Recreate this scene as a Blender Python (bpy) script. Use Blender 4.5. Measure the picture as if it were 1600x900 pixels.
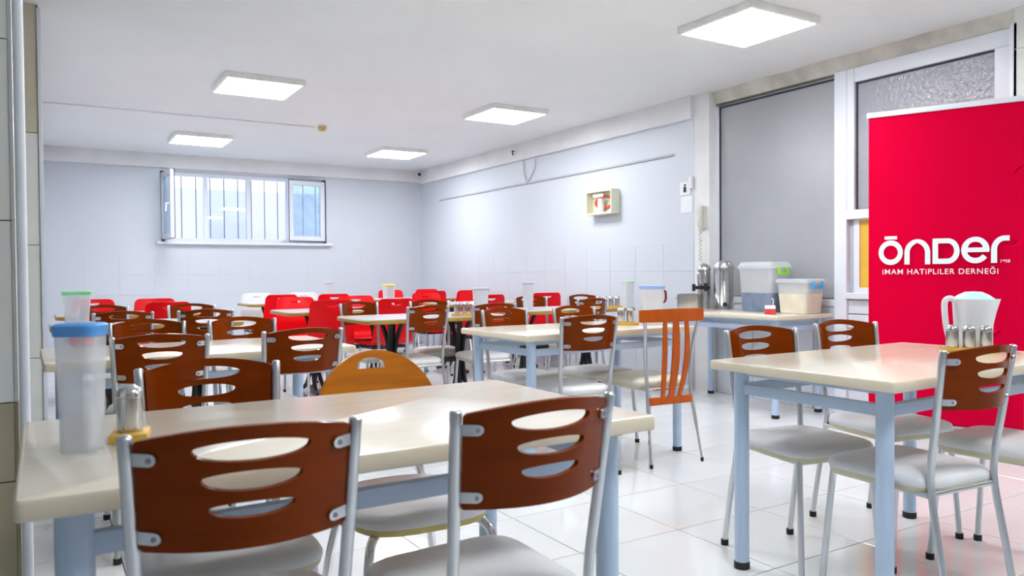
import bpy, bmesh, math, random
from mathutils import Vector, Matrix, geometry
random.seed(7)
PI = math.pi
for o in list(bpy.data.objects): bpy.data.objects.remove(o)
scene = bpy.context.scene
C = scene.collection

# ------------------------------------------------------------------ camera
yaw, pit, rol, CAM_H = .54770832, .0190873978, -.00783482327, 1.07
fwd = Vector((math.sin(yaw)*math.cos(pit), math.cos(yaw)*math.cos(pit), -math.sin(pit)))
r0 = Vector((math.cos(yaw), -math.sin(yaw), 0)); u0 = r0.cross(fwd)
rt = r0*math.cos(rol) + u0*math.sin(rol); up = rt.cross(fwd)
cd = bpy.data.cameras.new('camera'); cam = bpy.data.objects.new('camera', cd); C.objects.link(cam)
cam.matrix_world = Matrix(((rt.x, up.x, -fwd.x, 0), (rt.y, up.y, -fwd.y, 0), (rt.z, up.z, -fwd.z, CAM_H), (0, 0, 0, 1)))
cd.sensor_fit = 'HORIZONTAL'; cd.sensor_width = 36; cd.lens = 36*1205.5/1600
cd.clip_start = .02; cd.clip_end = 100
cd.dof.use_dof = True; cd.dof.focus_distance = 3.6; cd.dof.aperture_fstop = 5.6
scene.camera = cam

# ------------------------------------------------------------------ world, exposure
w = bpy.data.worlds.new('world'); scene.world = w; w.use_nodes = True
bg = w.node_tree.nodes['Background']; bg.inputs[0].default_value = (.80, .90, 1.0, 1); bg.inputs[1].default_value = .65
scene.view_settings.view_transform = 'Standard'; scene.view_settings.look = 'None'
scene.view_settings.gamma = 1; scene.view_settings.use_curve_mapping = False
scene.view_settings.exposure = 1.64
LAMP = 11.0

# ------------------------------------------------------------------ materials
M = {}
def mat(name, col, rough=.5, metal=0, coat=0, var=.04, scale=8, bump=0, bscale=60, spec=.5, trans=0, alpha=1, emit=None, stretch=None):
    m = bpy.data.materials.new(name); m.use_nodes = True; nt = m.node_tree; N = nt.nodes; L = nt.links
    b = N['Principled BSDF']
    tc = N.new('ShaderNodeTexCoord'); src = tc.outputs['Object']
    if stretch:
        mp = N.new('ShaderNodeMapping'); mp.inputs['Scale'].default_value = stretch; L.new(src, mp.inputs['Vector']); src = mp.outputs[0]
    no = N.new('ShaderNodeTexNoise'); no.inputs['Scale'].default_value = scale; no.inputs['Detail'].default_value = 4
    L.new(src, no.inputs['Vector'])
    rp = N.new('ShaderNodeValToRGB'); c = Vector(col[:3])
    rp.color_ramp.elements[0].position = .3; rp.color_ramp.elements[1].position = .7
    rp.color_ramp.elements[0].color = (*[max(0, x*(1-var)) for x in c], 1); rp.color_ramp.elements[1].color = (*[min(1, x*(1+var)) for x in c], 1)
    L.new(no.outputs['Fac'], rp.inputs['Fac']); L.new(rp.outputs['Color'], b.inputs['Base Color'])
    b.inputs['Roughness'].default_value = rough; b.inputs['Metallic'].default_value = metal
    b.inputs['Coat Weight'].default_value = coat; b.inputs['Coat Roughness'].default_value = .06
    b.inputs['Specular IOR Level'].default_value = spec
    b.inputs['Transmission Weight'].default_value = trans; b.inputs['Alpha'].default_value = alpha
    if bump:
        n2 = N.new('ShaderNodeTexNoise'); n2.inputs['Scale'].default_value = bscale; n2.inputs['Detail'].default_value = 3
        L.new(src, n2.inputs['Vector'])
        bp = N.new('ShaderNodeBump'); bp.inputs['Strength'].default_value = bump; bp.inputs['Distance'].default_value = .01
        L.new(n2.outputs['Fac'], bp.inputs['Height']); L.new(bp.outputs[0], b.inputs['Normal'])
    if emit:
        b.inputs['Emission Color'].default_value = (*emit[:3], 1); b.inputs['Emission Strength'].default_value = emit[3]
    M[name] = m; return m
mat('wall_white', (.64, .675, .735), .45, var=.015, scale=1.5, bump=.03)
mat('wall_tile', (.64, .675, .735), .3, var=.012, scale=1.2)
mat('grout_white', (.6, .63, .7), .8)
mat('ceiling', (.885, .905, .895), .8, var=.02, scale=1.2)
mat('plaster', (.84, .84, .84), .8, var=.05, scale=3)
mat('lintel', (.68, .66, .58), .9, var=.18, scale=5, bump=.3, bscale=14)
mat('floor_tile', (.80, .81, .825), .10, var=.025, scale=2.2, coat=.2)
mat('grout_grey', (.10, .10, .11), .9)
mat('beige_tile', (.82, .83, .78), .3, var=.05, scale=2)
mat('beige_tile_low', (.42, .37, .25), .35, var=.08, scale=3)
mat('yellow_tile', (.62, .57, .44), .3, var=.1, scale=2)
mat('grout_dark', (.16, .15, .14), .9)
mat('white_pvc', (.80, .83, .90), .35, var=.015)
mat('grey_pvc', (.48, .52, .58), .4, var=.02)
mat('gasket', (.03, .035, .06), .6)
mat('pane_grey', (.40, .41, .43), .22, var=.05, scale=1.5, bump=.05, bscale=140)
mat('pane_hammered', (.38, .40, .44), .14, var=.06, scale=3, bump=1.0, bscale=32)
mat('yellow_board', (.80, .50, .06), .5, var=.12, scale=4)
mat('window_glass', (.9, .95, 1), .02, trans=1, var=0)
mat('sash_glass', (.62, .80, .98), .05, trans=.7, var=.1)
mat('outdoor_wall', (.80, .79, .90), .9, var=.03, scale=1)
mat('bar_iron', (.22, .22, .30), .6)
mat('lamp_body', (.90, .89, .85), .4)
mat('lamp_light', (1, 1, 1), .5, emit=(.93, .97, 1.0, LAMP))
mat('table_cream', (.82, .735, .605), .22, var=.03, scale=3, stretch=(.6, 8, 8), coat=.3)
mat('table_edge', (.74, .65, .50), .4, var=.03)
mat('steel_blue', (.50, .63, .82), .35, var=.03, spec=.5)
mat('rubber', (.012, .012, .012), .6)
mat('chrome_satin', (.62, .64, .67), .3, metal=1, var=.03)
mat('chrome', (.72, .72, .74), .1, metal=1, var=.03)
mat('wood_brown', (.19, .028, .0002), .12, var=.10, scale=5, stretch=(1, 4, 12), coat=0, spec=.12)
mat('wood_orange', (.58, .17, .004), .22, var=.15, scale=4, stretch=(1, 4, 10), spec=.35)
mat('wood_slat', (.55, .095, .002), .35, var=.1, scale=5, stretch=(6, 6, 1), spec=.3)
mat('vinyl_white', (.74, .74, .76), .38, var=.03, scale=5)
mat('vinyl_cream', (.62, .58, .40), .5, var=.10, scale=8)
mat('vinyl_cream_top', (.74, .72, .60), .4, var=.05, scale=6)
mat('vinyl_yellow', (.58, .46, .16), .55, var=.2, scale=9)
mat('red_plastic', (.86, .0, .006), .3, var=.05, scale=3, spec=.25)
mat('white_plastic', (.85, .86, .88), .35, var=.02)
mat('black_metal', (.012, .012, .014), .45)
mat('laminate_grey', (.52, .49, .51), .3, var=.03)
mat('edge_ochre', (.40, .24, .04), .4, var=.12, scale=10)
mat('tray_ochre', (.72, .42, .05), .4, var=.15, scale=12)
mat('steel', (.60, .60, .59), .22, metal=1, var=.05)
mat('steel_dull', (.50, .49, .46), .32, metal=1, var=.08)
mat('jug_clear', (.90, .93, .98), .3, alpha=.30, var=.02)
mat('water', (.86, .90, .95), .12, alpha=.25, var=.02)
mat('jug_white', (.86, .87, .93), .3, alpha=.80, var=.02)
mat('lid_blue', (.10, .42, .95), .35, alpha=.85); mat('lid_green', (.25, .75, .30), .4); mat('lid_grey', (.58, .59, .66), .4); mat('lid_soft_blue', (.42, .58, .95), .4, alpha=.8); mat('lid_mint', (.55, .85, .62), .4)
mat('lid_yellow', (.90, .70, .18), .4); mat('lid_pale', (.55, .84, .90), .3); mat('dark_red', (.25, .01, .02), .4)
mat('banner_red', (1.0, .0, .070), .45, var=.02, scale=2, spec=.06)
mat('print_white', (.86, .90, .95), .5, var=0)
mat('bin_clear', (.80, .83, .87), .3, alpha=.50, var=.03)
mat('bin_load_blue', (.20, .25, .36), .8, var=.2, scale=14)
mat('bin_load_cream', (.80, .74, .60), .7, var=.08, scale=10)
mat('clip_green', (.30, .80, .02), .4); mat('clip_blue', (.05, .45, .85), .4)
mat('cream_box', (.80, .80, .62), .45, var=.02); mat('red_print', (.85, .08, .04), .5); mat('paper', (.86, .87, .90), .7, var=.01)
mat('phone_cream', (.66, .66, .56), .4, var=.03); mat('cable_grey', (.50, .50, .52), .6)
mat('detector', (.62, .48, .16), .45)
mat('carton_red', (.75, .06, .06), .5, var=.25, scale=30)

# ------------------------------------------------------------------ helpers
def done(bm, name, m, ang=35):
    me = bpy.data.meshes.new(name)
    bmesh.ops.recalc_face_normals(bm, faces=bm.faces[:])
    bm.to_mesh(me); bm.free()
    me.materials.append(M[m])
    for p in me.polygons: p.use_smooth = True
    me.set_sharp_from_angle(angle=math.radians(ang))
    return me
def obj(name, me, parent=None, loc=(0, 0, 0), rz=0):
    o = bpy.data.objects.new(name, me); C.objects.link(o)
    o.location = loc; o.rotation_euler = (0, 0, rz)
    if parent: o.parent = parent
    return o
def tag(o, label, cat, group=None):
    o['label'] = label; o['category'] = cat
    if group: o['group'] = group
    return o
def struct(name, me, label=None, parent=None, **k):
    o = obj(name, me, parent, **k)
    if not parent:
        o['kind'] = 'structure'
        if label: o['label'] = label
    return o
def spawn(spec, parent):
    """spec = (name, mesh, [sub-specs], optional label)"""
    o = obj(spec[0], spec[1], parent)
    if len(spec) > 3 and spec[3]: o['label'] = spec[3]
    for s in spec[2]: spawn(s, o)
    return o
def thing(name, specs, label, cat, loc, rz=0, group=None, scale=1):
    e = obj(name, None, None, loc, rz); e.empty_display_size = .1
    e.scale = (scale,)*3
    tag(e, label, cat, group)
    for s in specs: spawn(s, e)
    return e

def box(bm, x0, x1, y0, y1, z0, z1, bev=0, seg=2):
    vs = [bm.verts.new((x, y, z)) for z in (z0, z1) for y in (y0, y1) for x in (x0, x1)]
    F = [(0, 2, 3, 1), (4, 5, 7, 6), (0, 1, 5, 4), (2, 6, 7, 3), (0, 4, 6, 2), (1, 3, 7, 5)]
    fs = [bm.faces.new([vs[i] for i in f]) for f in F]
    if bev:
        es = list({e for f in fs for e in f.edges})
        bmesh.ops.bevel(bm, geom=es, offset=bev, segments=seg, affect='EDGES', profile=.6)
def mbox(name, m, *a, bev=0, seg=2):
    bm = bmesh.new(); box(bm, *a, bev=bev, seg=seg); return done(bm, name, m)
def mboxes(name, m, L, bev=0):
    bm = bmesh.new()
    for a in L: box(bm, *a, bev=bev, seg=1)
    return done(bm, name, m)
def smooth_path(pts, n=6):
    P = [Vector(p) for p in pts]
    if len(P) < 3: return P
    out = []
    for i in range(len(P)-1):
        a = P[i-1] if i else P[0]*2-P[1]; b, c = P[i], P[i+1]; d = P[i+2] if i+2 < len(P) else P[-1]*2-P[-2]
        for k in range(n):
            t = k/n
            out.append(.5*((2*b)+(c-a)*t+(2*a-5*b+4*c-d)*t*t+(3*b-a-3*c+d)*t**3))
    out.append(P[-1]); return out
def tube(bm, pts, r, seg=10, cap=True, dome=0, flat=1.0):
    P = [Vector(p) for p in pts]; rings = []; nrm = None; n = len(P)
    for i, p in enumerate(P):
        t = (P[min(i+1, n-1)]-P[max(i-1, 0)]).normalized()
        if nrm is None:
            nrm = Vector((1, 0, 0)) if abs(t.x) < .9 else Vector((0, 1, 0))
        nrm = (nrm-t*nrm.dot(t)).normalized(); bn = t.cross(nrm)
        rr = r[i] if isinstance(r, (list, tuple)) else r
        rings.append([bm.verts.new(p+nrm*math.cos(2*PI*k/seg)*rr+bn*math.sin(2*PI*k/seg)*rr*flat) for k in range(seg)])
    for a, b in zip(rings, rings[1:]):
        for k in range(seg): bm.faces.new((a[k], a[(k+1) % seg], b[(k+1) % seg], b[k]))
    if cap:
        bm.faces.new(rings[0][::-1])
        if dome:
            t = (P[-1]-P[-2]).normalized(); rr = r[-1] if isinstance(r, (list, tuple)) else r; prev = rings[-1]; c = P[-1]
            for s in (.5, .85):
                ring = [bm.verts.new(c+(v.co-c)*math.sqrt(1-s*s)+t*dome*s) for v in rings[-1]]
                for k in range(seg): bm.faces.new((prev[k], prev[(k+1) % seg], ring[(k+1) % seg], ring[k]))
                prev = ring
            bm.faces.new(prev)
        else: bm.faces.new(rings[-1])
def mtube(name, m, pts, r, seg=10, sm=0, **k):
    bm = bmesh.new(); tube(bm, smooth_path(pts, sm) if sm else pts, r, seg, **k); return done(bm, name, m, 50)
def mtubes(name, m, paths, r, seg=8, sm=0, **k):
    bm = bmesh.new()
    for p in paths: tube(bm, smooth_path(p, sm) if sm else p, r, seg, **k)
    return done(bm, name, m, 50)
def lathe(bm, prof, seg=24, c=(0, 0, 0)):
    rings = []
    for r, z in prof:
        if r < 1e-5: rings.append([bm.verts.new((c[0], c[1], c[2]+z))])
        else: rings.append([bm.verts.new((c[0]+r*math.cos(2*PI*k/seg), c[1]+r*math.sin(2*PI*k/seg), c[2]+z)) for k in range(seg)])
    for a, b in zip(rings, rings[1:]):
        for k in range(seg):
            k2 = (k+1) % seg
            if len(a) == 1 and len(b) == 1: continue
            if len(a) == 1: bm.faces.new((a[0], b[k2], b[k]))
            elif len(b) == 1: bm.faces.new((a[k], a[k2], b[0]))
            else: bm.faces.new((a[k], a[k2], b[k2], b[k]))
def mlathe(name, m, prof, seg=24, c=(0, 0, 0), ang=35):
    bm = bmesh.new(); lathe(bm, prof, seg, c); return done(bm, name, m, ang)
def rrect(wf, wb, d0, d1, rad, n=5):
    """rounded trapezoid outline, front width wf at y=d1, back width wb at y=d0"""
    cs = [(wb/2, d0), (wf/2, d1), (-wf/2, d1), (-wb/2, d0)]; out = []
    for i, (x, y) in enumerate(cs):
        p = Vector((x, y)); a = Vector(cs[i-1])-p; b = Vector(cs[(i+1) % 4])-p; a.normalize(); b.normalize()
        for k in range(n+1):
            t = k/n; q = (p+a*rad)*(1-t)**2+p*2*t*(1-t)+(p+b*rad)*t*t; out.append((q.x, q.y))
    return out
def loft(bm, outline, layers, cap0=True, cap1=True, centre=(0, 0)):
    """layers = (scale or (sx,sy), z[, dz function])"""
    rings = []
    for L in layers:
        s, z = L[0], L[1]; sx, sy = s if isinstance(s, tuple) else (s, s)
        rings.append([bm.verts.new((centre[0]+(x-centre[0])*sx, centre[1]+(y-centre[1])*sy, z)) for x, y in outline])
    n = len(outline)
    for a, b in zip(rings, rings[1:]):
        for k in range(n): bm.faces.new((a[k], a[(k+1) % n], b[(k+1) % n], b[k]))
    if cap0: bm.faces.new(rings[0][::-1])
    if cap1: bm.faces.new(rings[-1])
def mloft(name, m, outline, layers, ang=35, **k):
    bm = bmesh.new(); loft(bm, outline, layers, **k); return done(bm, name, m, ang)
def inside(p, poly):
    x, y = p; c = False; n = len(poly)
    for i in range(n):
        x1, y1 = poly[i]; x2, y2 = poly[i-1]
        if (y1 > y) != (y2 > y) and x < (x2-x1)*(y-y1)/(y2-y1)+x1: c = not c
    return c
def plate(bm, outline, holes, step, mapf, th):
    """outline/holes in (u,v); mapf(u,v)->(point, normal); gives a solid plate of thickness th"""
    V = []; E = []
    def ring(poly):
        i0 = len(V); V.extend(Vector(p) for p in poly); n = len(poly)
        E.extend((i0+k, i0+(k+1) % n) for k in range(n))
    ring(outline)
    for hl in holes: ring(hl)
    if step:
        us = [p[0] for p in outline]; vs = [p[1] for p in outline]
        u = min(us)+step*.5
        while u < max(us):
            v = min(vs)+step*.5
            while v < max(vs):
                q = (u, v)
                if inside(q, outline) and not any(inside(q, hl) for hl in holes):
                    if min((Vector(q)-x).length for x in V[:sum(map(len, [outline]+holes))]) > step*.35: V.append(Vector(q))
                v += step
            u += step
    vo, eo, fo, *_ = geometry.delaunay_2d_cdt(V, E, [], 0, 1e-6)
    fs = []
    for f in fo:
        c = sum((vo[i] for i in f), Vector((0, 0)))/len(f)
        if inside(c, outline) and not any(inside(c, hl) for hl in holes): fs.append(f)
    A = []; B = []
    for p in vo:
        q, nn = mapf(p.x, p.y); A.append(bm.verts.new(q+nn*th/2)); B.append(bm.verts.new(q-nn*th/2))
    cnt = {}
    for f in fs:
        bm.faces.new([A[i] for i in f]); bm.faces.new([B[i] for i in reversed(f)])
        for a, b in zip(f, list(f[1:])+[f[0]]): cnt[(a, b)] = 1
    for (a, b) in cnt:
        if (b, a) not in cnt: bm.faces.new((A[b], A[a], B[a], B[b]))
    loose = [v for v in A+B if not v.link_faces]
    for v in loose: bm.verts.remove(v)
def surf(pf, e=1e-3):
    def g(u, v):
        p = pf(u, v); du = pf(u+e, v)-pf(u-e, v); dv = pf(u, v+e)-pf(u, v-e)
        return p, du.cross(dv).normalized()
    return g
def arc(cx, cy, rx, ry, a0, a1, n=16):
    return [(cx+rx*math.cos(math.radians(a0+(a1-a0)*k/n)), cy+ry*math.sin(math.radians(a0+(a1-a0)*k/n))) for k in range(n+1)]

# ================================================================== THE SETTING
XR, YB, H = 5.03, 10.96, 2.65
XP = 5.12                       # partition plane
# floor: slab in the grout colour, one object per half-metre tile
fl = struct('floor', mbox('floor', 'grout_grey', -3.2, 5.6, -3.2, 11.2, -.12, -.004), 'white glossy tiled floor')
tm = mbox('floor_tile', 'floor_tile', -.2479, .2479, -.2479, .2479, -.012, 0, bev=.0012, seg=1)
for i in range(-8, 5):
    for j in range(-4, 18):
        x, y = 2.742+.5*i+.25, 2.365+.5*j+.25
        if y > 10.95: continue
        obj('floor_tile', tm, fl, (x, y, 0))
# the floor behind the photographer, same tiles as one mesh
bm = bmesh.new()
for i in range(-12, 6):
    for j in range(-11, 18):
        if -8 <= i < 5 and -4 <= j: continue
        x, y = 2.742+.5*i, 2.365+.5*j
        box(bm, x+.0016, x+.4984, y+.0016, y+.4984, -.012, 0)
o = obj('floor_tile', done(bm, 'floor_tile_rest', 'floor_tile'), fl); o['kind'] = 'stuff'
struct('ceiling', mbox('ceiling', 'ceiling', -3.2, 5.6, -3.2, 11.2, H, H+.15), 'off white painted ceiling')
# back wall with window hole
WX0, WX1, WZ0, WZ1 = 1.34, 3.54, 1.52, 2.44
wb = struct('wall_back', mboxes('wall_back', 'wall_white', [(-.3, WX0, YB, YB+.25, 0, H), (WX1, 5.4, YB, YB+.25, 0, H), (WX0, WX1, YB, YB+.25, 0, WZ0), (WX0, WX1, YB, YB+.25, WZ1, H)]), 'bluish white back wall with the window')
wr = struct('wall_right', mboxes('wall_right', 'wall_white', [(XR, XR+.3, 5.08, YB+.02, 0, H)]), 'bluish white side wall, tiled below')
wtl = mbox('wall_tile', 'wall_tile', -.199, .199, -.003, 0, -.1235, .1235, bev=.001, seg=1)
for r in range(5):
    for c in range(12): obj('wall_tile', wtl, wb, (.24+.4*c+.2-.19, YB, 1.33-.25*r-.125))
    for c in range(14):
        obj('wall_tile', wtl, wr, (XR, 5.09+.4*c+.2, 1.33-.25*r-.125), -PI/2)
struct('trim_1', mbox('trim', 'plaster', .02, XR, YB-.10, YB, 2.475, H), 'plastered beam under the ceiling along the back wall')
struct('trim_2', mbox('trim', 'plaster', XR-.05, XR, 5.08, YB-.10, 2.445, H), 'plastered beam under the ceiling along the side wall')
# left side of the far room and the tiled wall end that faces the camera
struct('wall_left', mboxes('wall_left', 'wall_white', [(-.28, .012, 5.30, YB+.02, 0, H)]), 'white wall on the left of the far room')
we = struct('wall_end', mbox('wall_end', 'grout_dark', -1.2, .006, 5.282, 5.30, 0, H), 'tiled end of the left wall facing the room')
for zt0, zt1 in ((-.05, .598), (.598, 1.256), (1.256, 1.906), (1.906, 2.65)):
    for k in range(2):
        m_ = 'yellow_tile' if zt0 > 1.9 else 'beige_tile'
        obj('wall_tile', mbox('wall_tile', m_, -.6*(k+1)+.006, -.6*k-.002, 5.272, 5.283, max(0, zt0)+.002, zt1-.002, bev=.001, seg=1), we)
obj('corner_trim', mbox('corner_trim', 'white_pvc', .000, .022, 5.262, 5.31, 0, H-.02, bev=.003), we)
# near pillar
wp = struct('wall_pillar', mbox('wall_pillar', 'grout_dark', -.70, -.070, 2.612, 3.2, 0, H), 'beige tiled pillar at the left edge')
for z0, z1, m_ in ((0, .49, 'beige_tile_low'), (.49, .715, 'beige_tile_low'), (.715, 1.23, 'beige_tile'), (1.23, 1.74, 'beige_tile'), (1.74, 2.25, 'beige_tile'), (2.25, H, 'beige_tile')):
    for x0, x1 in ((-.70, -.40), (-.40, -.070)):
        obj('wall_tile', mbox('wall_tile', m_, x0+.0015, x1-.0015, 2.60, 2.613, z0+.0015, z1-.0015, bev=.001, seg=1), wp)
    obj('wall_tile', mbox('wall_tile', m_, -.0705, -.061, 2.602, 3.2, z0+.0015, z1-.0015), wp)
# walls behind the photographer
struct('wall_front', mbox('wall_front', 'wall_white', -3.2, 5.6, -3.25, -3.05, 0, H))
struct('wall_side', mbox('wall_side', 'wall_white', -3.25, -3.05, -3.2, 5.4, 0, H))
struct('wall_return', mbox('wall_return', 'wall_white', -3.2, -1.15, 5.29, 5.45, 0, H))
wn = struct('wall_near', mbox('wall_near', 'grout_dark', 5.062, 5.4, -3.2, 2.425, 0, H), 'beige tiled wall right of the glazed partition')
for k in range(5):
    for j in range(7):
        obj('wall_tile', mbox('wall_tile', 'beige_tile', 5.05, 5.063, 2.424-.6*(k+1)+.0015, 2.424-.6*k-.0015, .4*j+.0015, min(H, .4*(j+1))-.0015), wn)

# pillar between side wall and partition
struct('wall_pier', mbox('wall_pier', 'plaster', XR, XR+.35, 4.90, 5.082, 0, H), 'narrow plastered pier beside the urn')
# ---- glazed partition
pt = struct('window_2', mboxes('partition_frame', 'white_pvc', [
    (XP-.035, XP+.04, 3.585, 3.69, 0, 2.55), (XP-.032, XP+.04, 3.525, 3.585, 1.445, 2.55), (XP-.03, XP+.04, 2.45, 3.525, 2.445, 2.55), (XP-.03, XP+.04, 2.45, 2.555, 0, 2.445),
    (XP-.045, XP+.04, 2.555, 3.585, 1.445, 1.515), (XP-.05, XP+.04, 2.555, 3.585, .86, .905),
    (XP-.02, XP+.04, 3.69, 4.90, .80, .855), (XP-.02, XP+.04, 4.86, 4.90, .855, 2.52)], bev=.004), 'white framed glazed partition with grey obscured panes')
obj('pane', mbox('pane', 'pane_grey', XP, XP+.012, 3.69, 4.86, .855, 2.52), pt)
obj('gasket', mboxes('gasket', 'gasket', [(XP-.006, XP, 3.69, 4.86, 2.50, 2.515), (XP-.006, XP, 4.845, 4.86, .855, 2.51), (XP-.006, XP, 3.69, 4.86, .855, .862)]), pt)
obj('pane', mbox('pane', 'pane_hammered', XP, XP+.012, 2.555, 3.525, 1.515, 2.445), pt)
obj('gasket', mboxes('gasket', 'gasket', [(XP-.006, XP, 2.555, 3.525, 2.432, 2.445), (XP-.006, XP, 3.512, 3.525, 1.515, 2.445), (XP-.006, XP, 2.555, 2.562, 1.515, 2.445), (XP-.006, XP, 2.555, 3.525, 1.515, 1.522)]), pt)
sl = obj('sliding_sash', mboxes('sliding_sash', 'grey_pvc', [(XP+.005, XP+.03, 3.545, 3.585, .905, 1.445)]), pt)
obj('sash_frame', mboxes('sash_frame', 'white_pvc', [(XP-.005, XP+.03, 3.50, 3.545, .905, 1.445), (XP-.005, XP+.03, 2.6, 3.50, .905, .945), (XP-.005, XP+.03, 2.6, 3.50, 1.435, 1.445)]), sl)
obj('board', mbox('board', 'yellow_board', XP+.004, XP+.02, 2.6, 3.50, .945, 1.435), sl)
for k in range(8):
    obj('panel', mbox('panel', 'white_pvc', XP-.012+.0, XP+.03, 2.555, 3.585, .107*k+.003, .107*(k+1)-.003, bev=.004, seg=1), pt)
for k in range(6):
    y0 = 3.69+(4.90-3.69)/6*k
    obj('panel', mbox('panel', 'white_pvc', XP-.008, XP+.03, y0+.003, y0+(4.90-3.69)/6-.003, 0, .80, bev=.004, seg=1), pt)
obj('side_trim', mbox('side_trim', 'white_pvc', XP-.07, XP+.04, 2.405, 2.447, 0, 2.56, bev=.003), pt)
obj('gasket', mbox('gasket', 'gasket', XP-.034, XP-.02, 2.447, 2.452, 0, 2.54), pt)
# ragged plaster lintel above it
bm = bmesh.new(); N_ = 26
top = []; 
for k in range(N_+1):
    y = 2.40+(4.90-2.40)*k/N_; d = .03*random.random()
    top.append([bm.verts.new(p) for p in ((XP+.05, y, 2.548), (XP-.012+random.uniform(-.004, .004), y, 2.548), (XP-.045-d, y, H-.012*random.random()), (XP-.05-d, y, H+.01), (XP+.05, y, H+.01))])
for a, b in zip(top, top[1:]):
    for k in range(5): bm.faces.new((a[k], a[(k+1) % 5], b[(k+1) % 5], b[k]))
bm.faces.new(top[0]); bm.faces.new(top[-1][::-1])
struct('trim_3', done(bm, 'lintel', 'lintel'), 'rough stained plaster edge above the partition')
struct('wall_behind', mbox('wall_behind', 'plaster', XP+.06, XP+.3, 2.3, 4.92, 0, H))

# ---- window in the back wall
wn1 = struct('window_1', mboxes('window_frame', 'white_pvc', [
    (WX0, WX1, YB+.03, YB+.10, WZ0, WZ0+.05), (WX0, WX1, YB+.03, YB+.10, WZ1-.05, WZ1), (WX0, WX0+.05, YB+.03, YB+.10, WZ0, WZ1), (WX1-.05, WX1, YB+.03, YB+.10, WZ0, WZ1),
    (1.875, 1.925, YB+.03, YB+.10, WZ0+.05, WZ1-.05), (2.43, 2.49, YB+.03, YB+.10, WZ0+.05, WZ1-.05), (2.97, 3.02, YB+.03, YB+.10, WZ0+.05, WZ1-.05)], bev=.004), 'white four-part window with two open casements')
obj('window_sill', mbox('window_sill', 'white_pvc', WX0-.06, WX1+.07, YB-.07, YB+.03, WZ0-.035, WZ0, bev=.006), wn1)
obj('pane', mbox('pane', 'window_glass', 1.925, 2.43, YB+.06, YB+.068, WZ0+.05, WZ1-.05), wn1)
def casement(hx, rz, wd, glass):
    h0, h1 = WZ0+.03, WZ1-.03
    s = obj('casement', mboxes('casement', 'white_pvc', [(0, wd, -.025, .025, h0, h0+.07), (0, wd, -.025, .025, h1-.07, h1), (0, .07, -.025, .025, h0+.07, h1-.07), (wd-.07, wd, -.025, .025, h0+.07, h1-.07)], bev=.005), wn1, (hx, YB+.02, 0), rz)
    obj('pane', mbox('pane', glass, .07, wd-.07, -.006, .006, h0+.07, h1-.07), s)
    obj('gasket', mboxes('gasket', 'gasket', [(-.004, wd+.004, .02, .028, h0-.006, h0+.004), (-.004, wd+.004, .02, .028, h1-.004, h1+.006), (-.006, .002, .02, .028, h0, h1), (wd-.002, wd+.006, .02, .028, h0, h1)]), s)
    obj('handle', mtube('handle', 'white_pvc', [(wd-.03, -.03, 1.98), (wd-.03, -.07, 1.98), (wd-.03, -.075, 1.88)], .011), s)
casement(WX0+.03, math.radians(-85), .53, 'sash_glass')
casement(WX1-.02, math.radians(180+8), .545, 'sash_glass')
barm = mtube('window_bar', 'bar_iron', [(0, YB+.2, WZ0-.02), (0, YB+.2, WZ1+.02)], .0065, 8)
for k in range(12): obj('window_bar', barm, wn1, (WX0+.10+.182*k, 0, 0))
struct('wall_outside', mboxes('wall_outside', 'outdoor_wall', [(-2, 7, 13.2, 13.4, 0, 2.46), (2.55, 3.1, 13.05, 13.2, 1.2, 1.85)]), 'pale wall outside the window')
struct('ground_outside', mbox('ground_outside', 'outdoor_wall', -2, 7, YB+.25, 13.2, .2, 1.2))

# ================================================================== CEILING THINGS
lamp_body = mboxes('housing', 'lamp_body', [(-.308, .308, -.308, -.286, -.045, 0), (-.308, .308, .286, .308, -.045, 0), (-.308, -.286, -.286, .286, -.045, 0), (.286, .308, -.286, .286, -.045, 0), (-.29, .29, -.29, .29, -.02, 0)], bev=.002)
lamp_diff = mbox('diffuser', 'lamp_light', -.286, .286, -.286, .286, -.047, -.022, bev=.003)
for x, y, lb in ((3.85, 3.42, 'square ceiling panel light nearest the glazed partition, largest in view'), (1.55, 6.55, 'square ceiling panel light on the left, in front of the smoke detector'),
                 (3.91, 6.52, 'square ceiling panel light above the wall-mounted cream box side'), (1.58, 9.40, 'square ceiling panel light right above the barred window, on the left'),
                 (3.93, 9.28, 'small looking square ceiling panel light near the far corner camera'), (1.55, 3.42, 'square ceiling panel light over the left tables, above the view'),
                 (3.85, .40, 'square ceiling panel light behind the photographer on the right'), (1.55, .40, 'square ceiling panel light right over the photographer')):
    thing('ceiling_light', [('housing', lamp_body, []), ('diffuser', lamp_diff, [], 'glowing white diffuser')], lb, 'ceiling light', (x, y, H), 0, 'square ceiling panel lights')
thing('smoke_detector', [('base', mlathe('base', 'white_plastic', [(0, 0), (.05, 0), (.05, -.012), (0, -.012)]), []), ('sensor', mlathe('sensor', 'detector', [(.046, -.012), (.045, -.035), (.03, -.06), (0, -.062)]), [])], 'small yellowish smoke detector on the ceiling', 'smoke detector', (2.56, 8.03, H))
tag(obj('ceiling_conduit', mbox('ceiling_conduit', 'plaster', .02, 2.52, 8.135, 8.155, H-.012, H, bev=.003)), 'thin white cable conduit running along the ceiling to the detector', 'conduit')
thing('security_camera', [('bracket', mboxes('bracket', 'white_plastic', [(-.03, .03, -.02, .02, -.02, 0), (-.01, .01, -.01, .01, -.07, -.02)]), []), ('body', mtube('body', 'white_plastic', [(0.02, .05, -.075), (-.03, -.09, -.085)], .033, 16), []), ('lens', mtube('lens', 'rubber', [(-.029, -.087, -.085), (-.032, -.096, -.0857)], .024, 14), [])], 'white bullet security camera in the far ceiling corner', 'camera', (4.90, 10.72, H))

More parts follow.
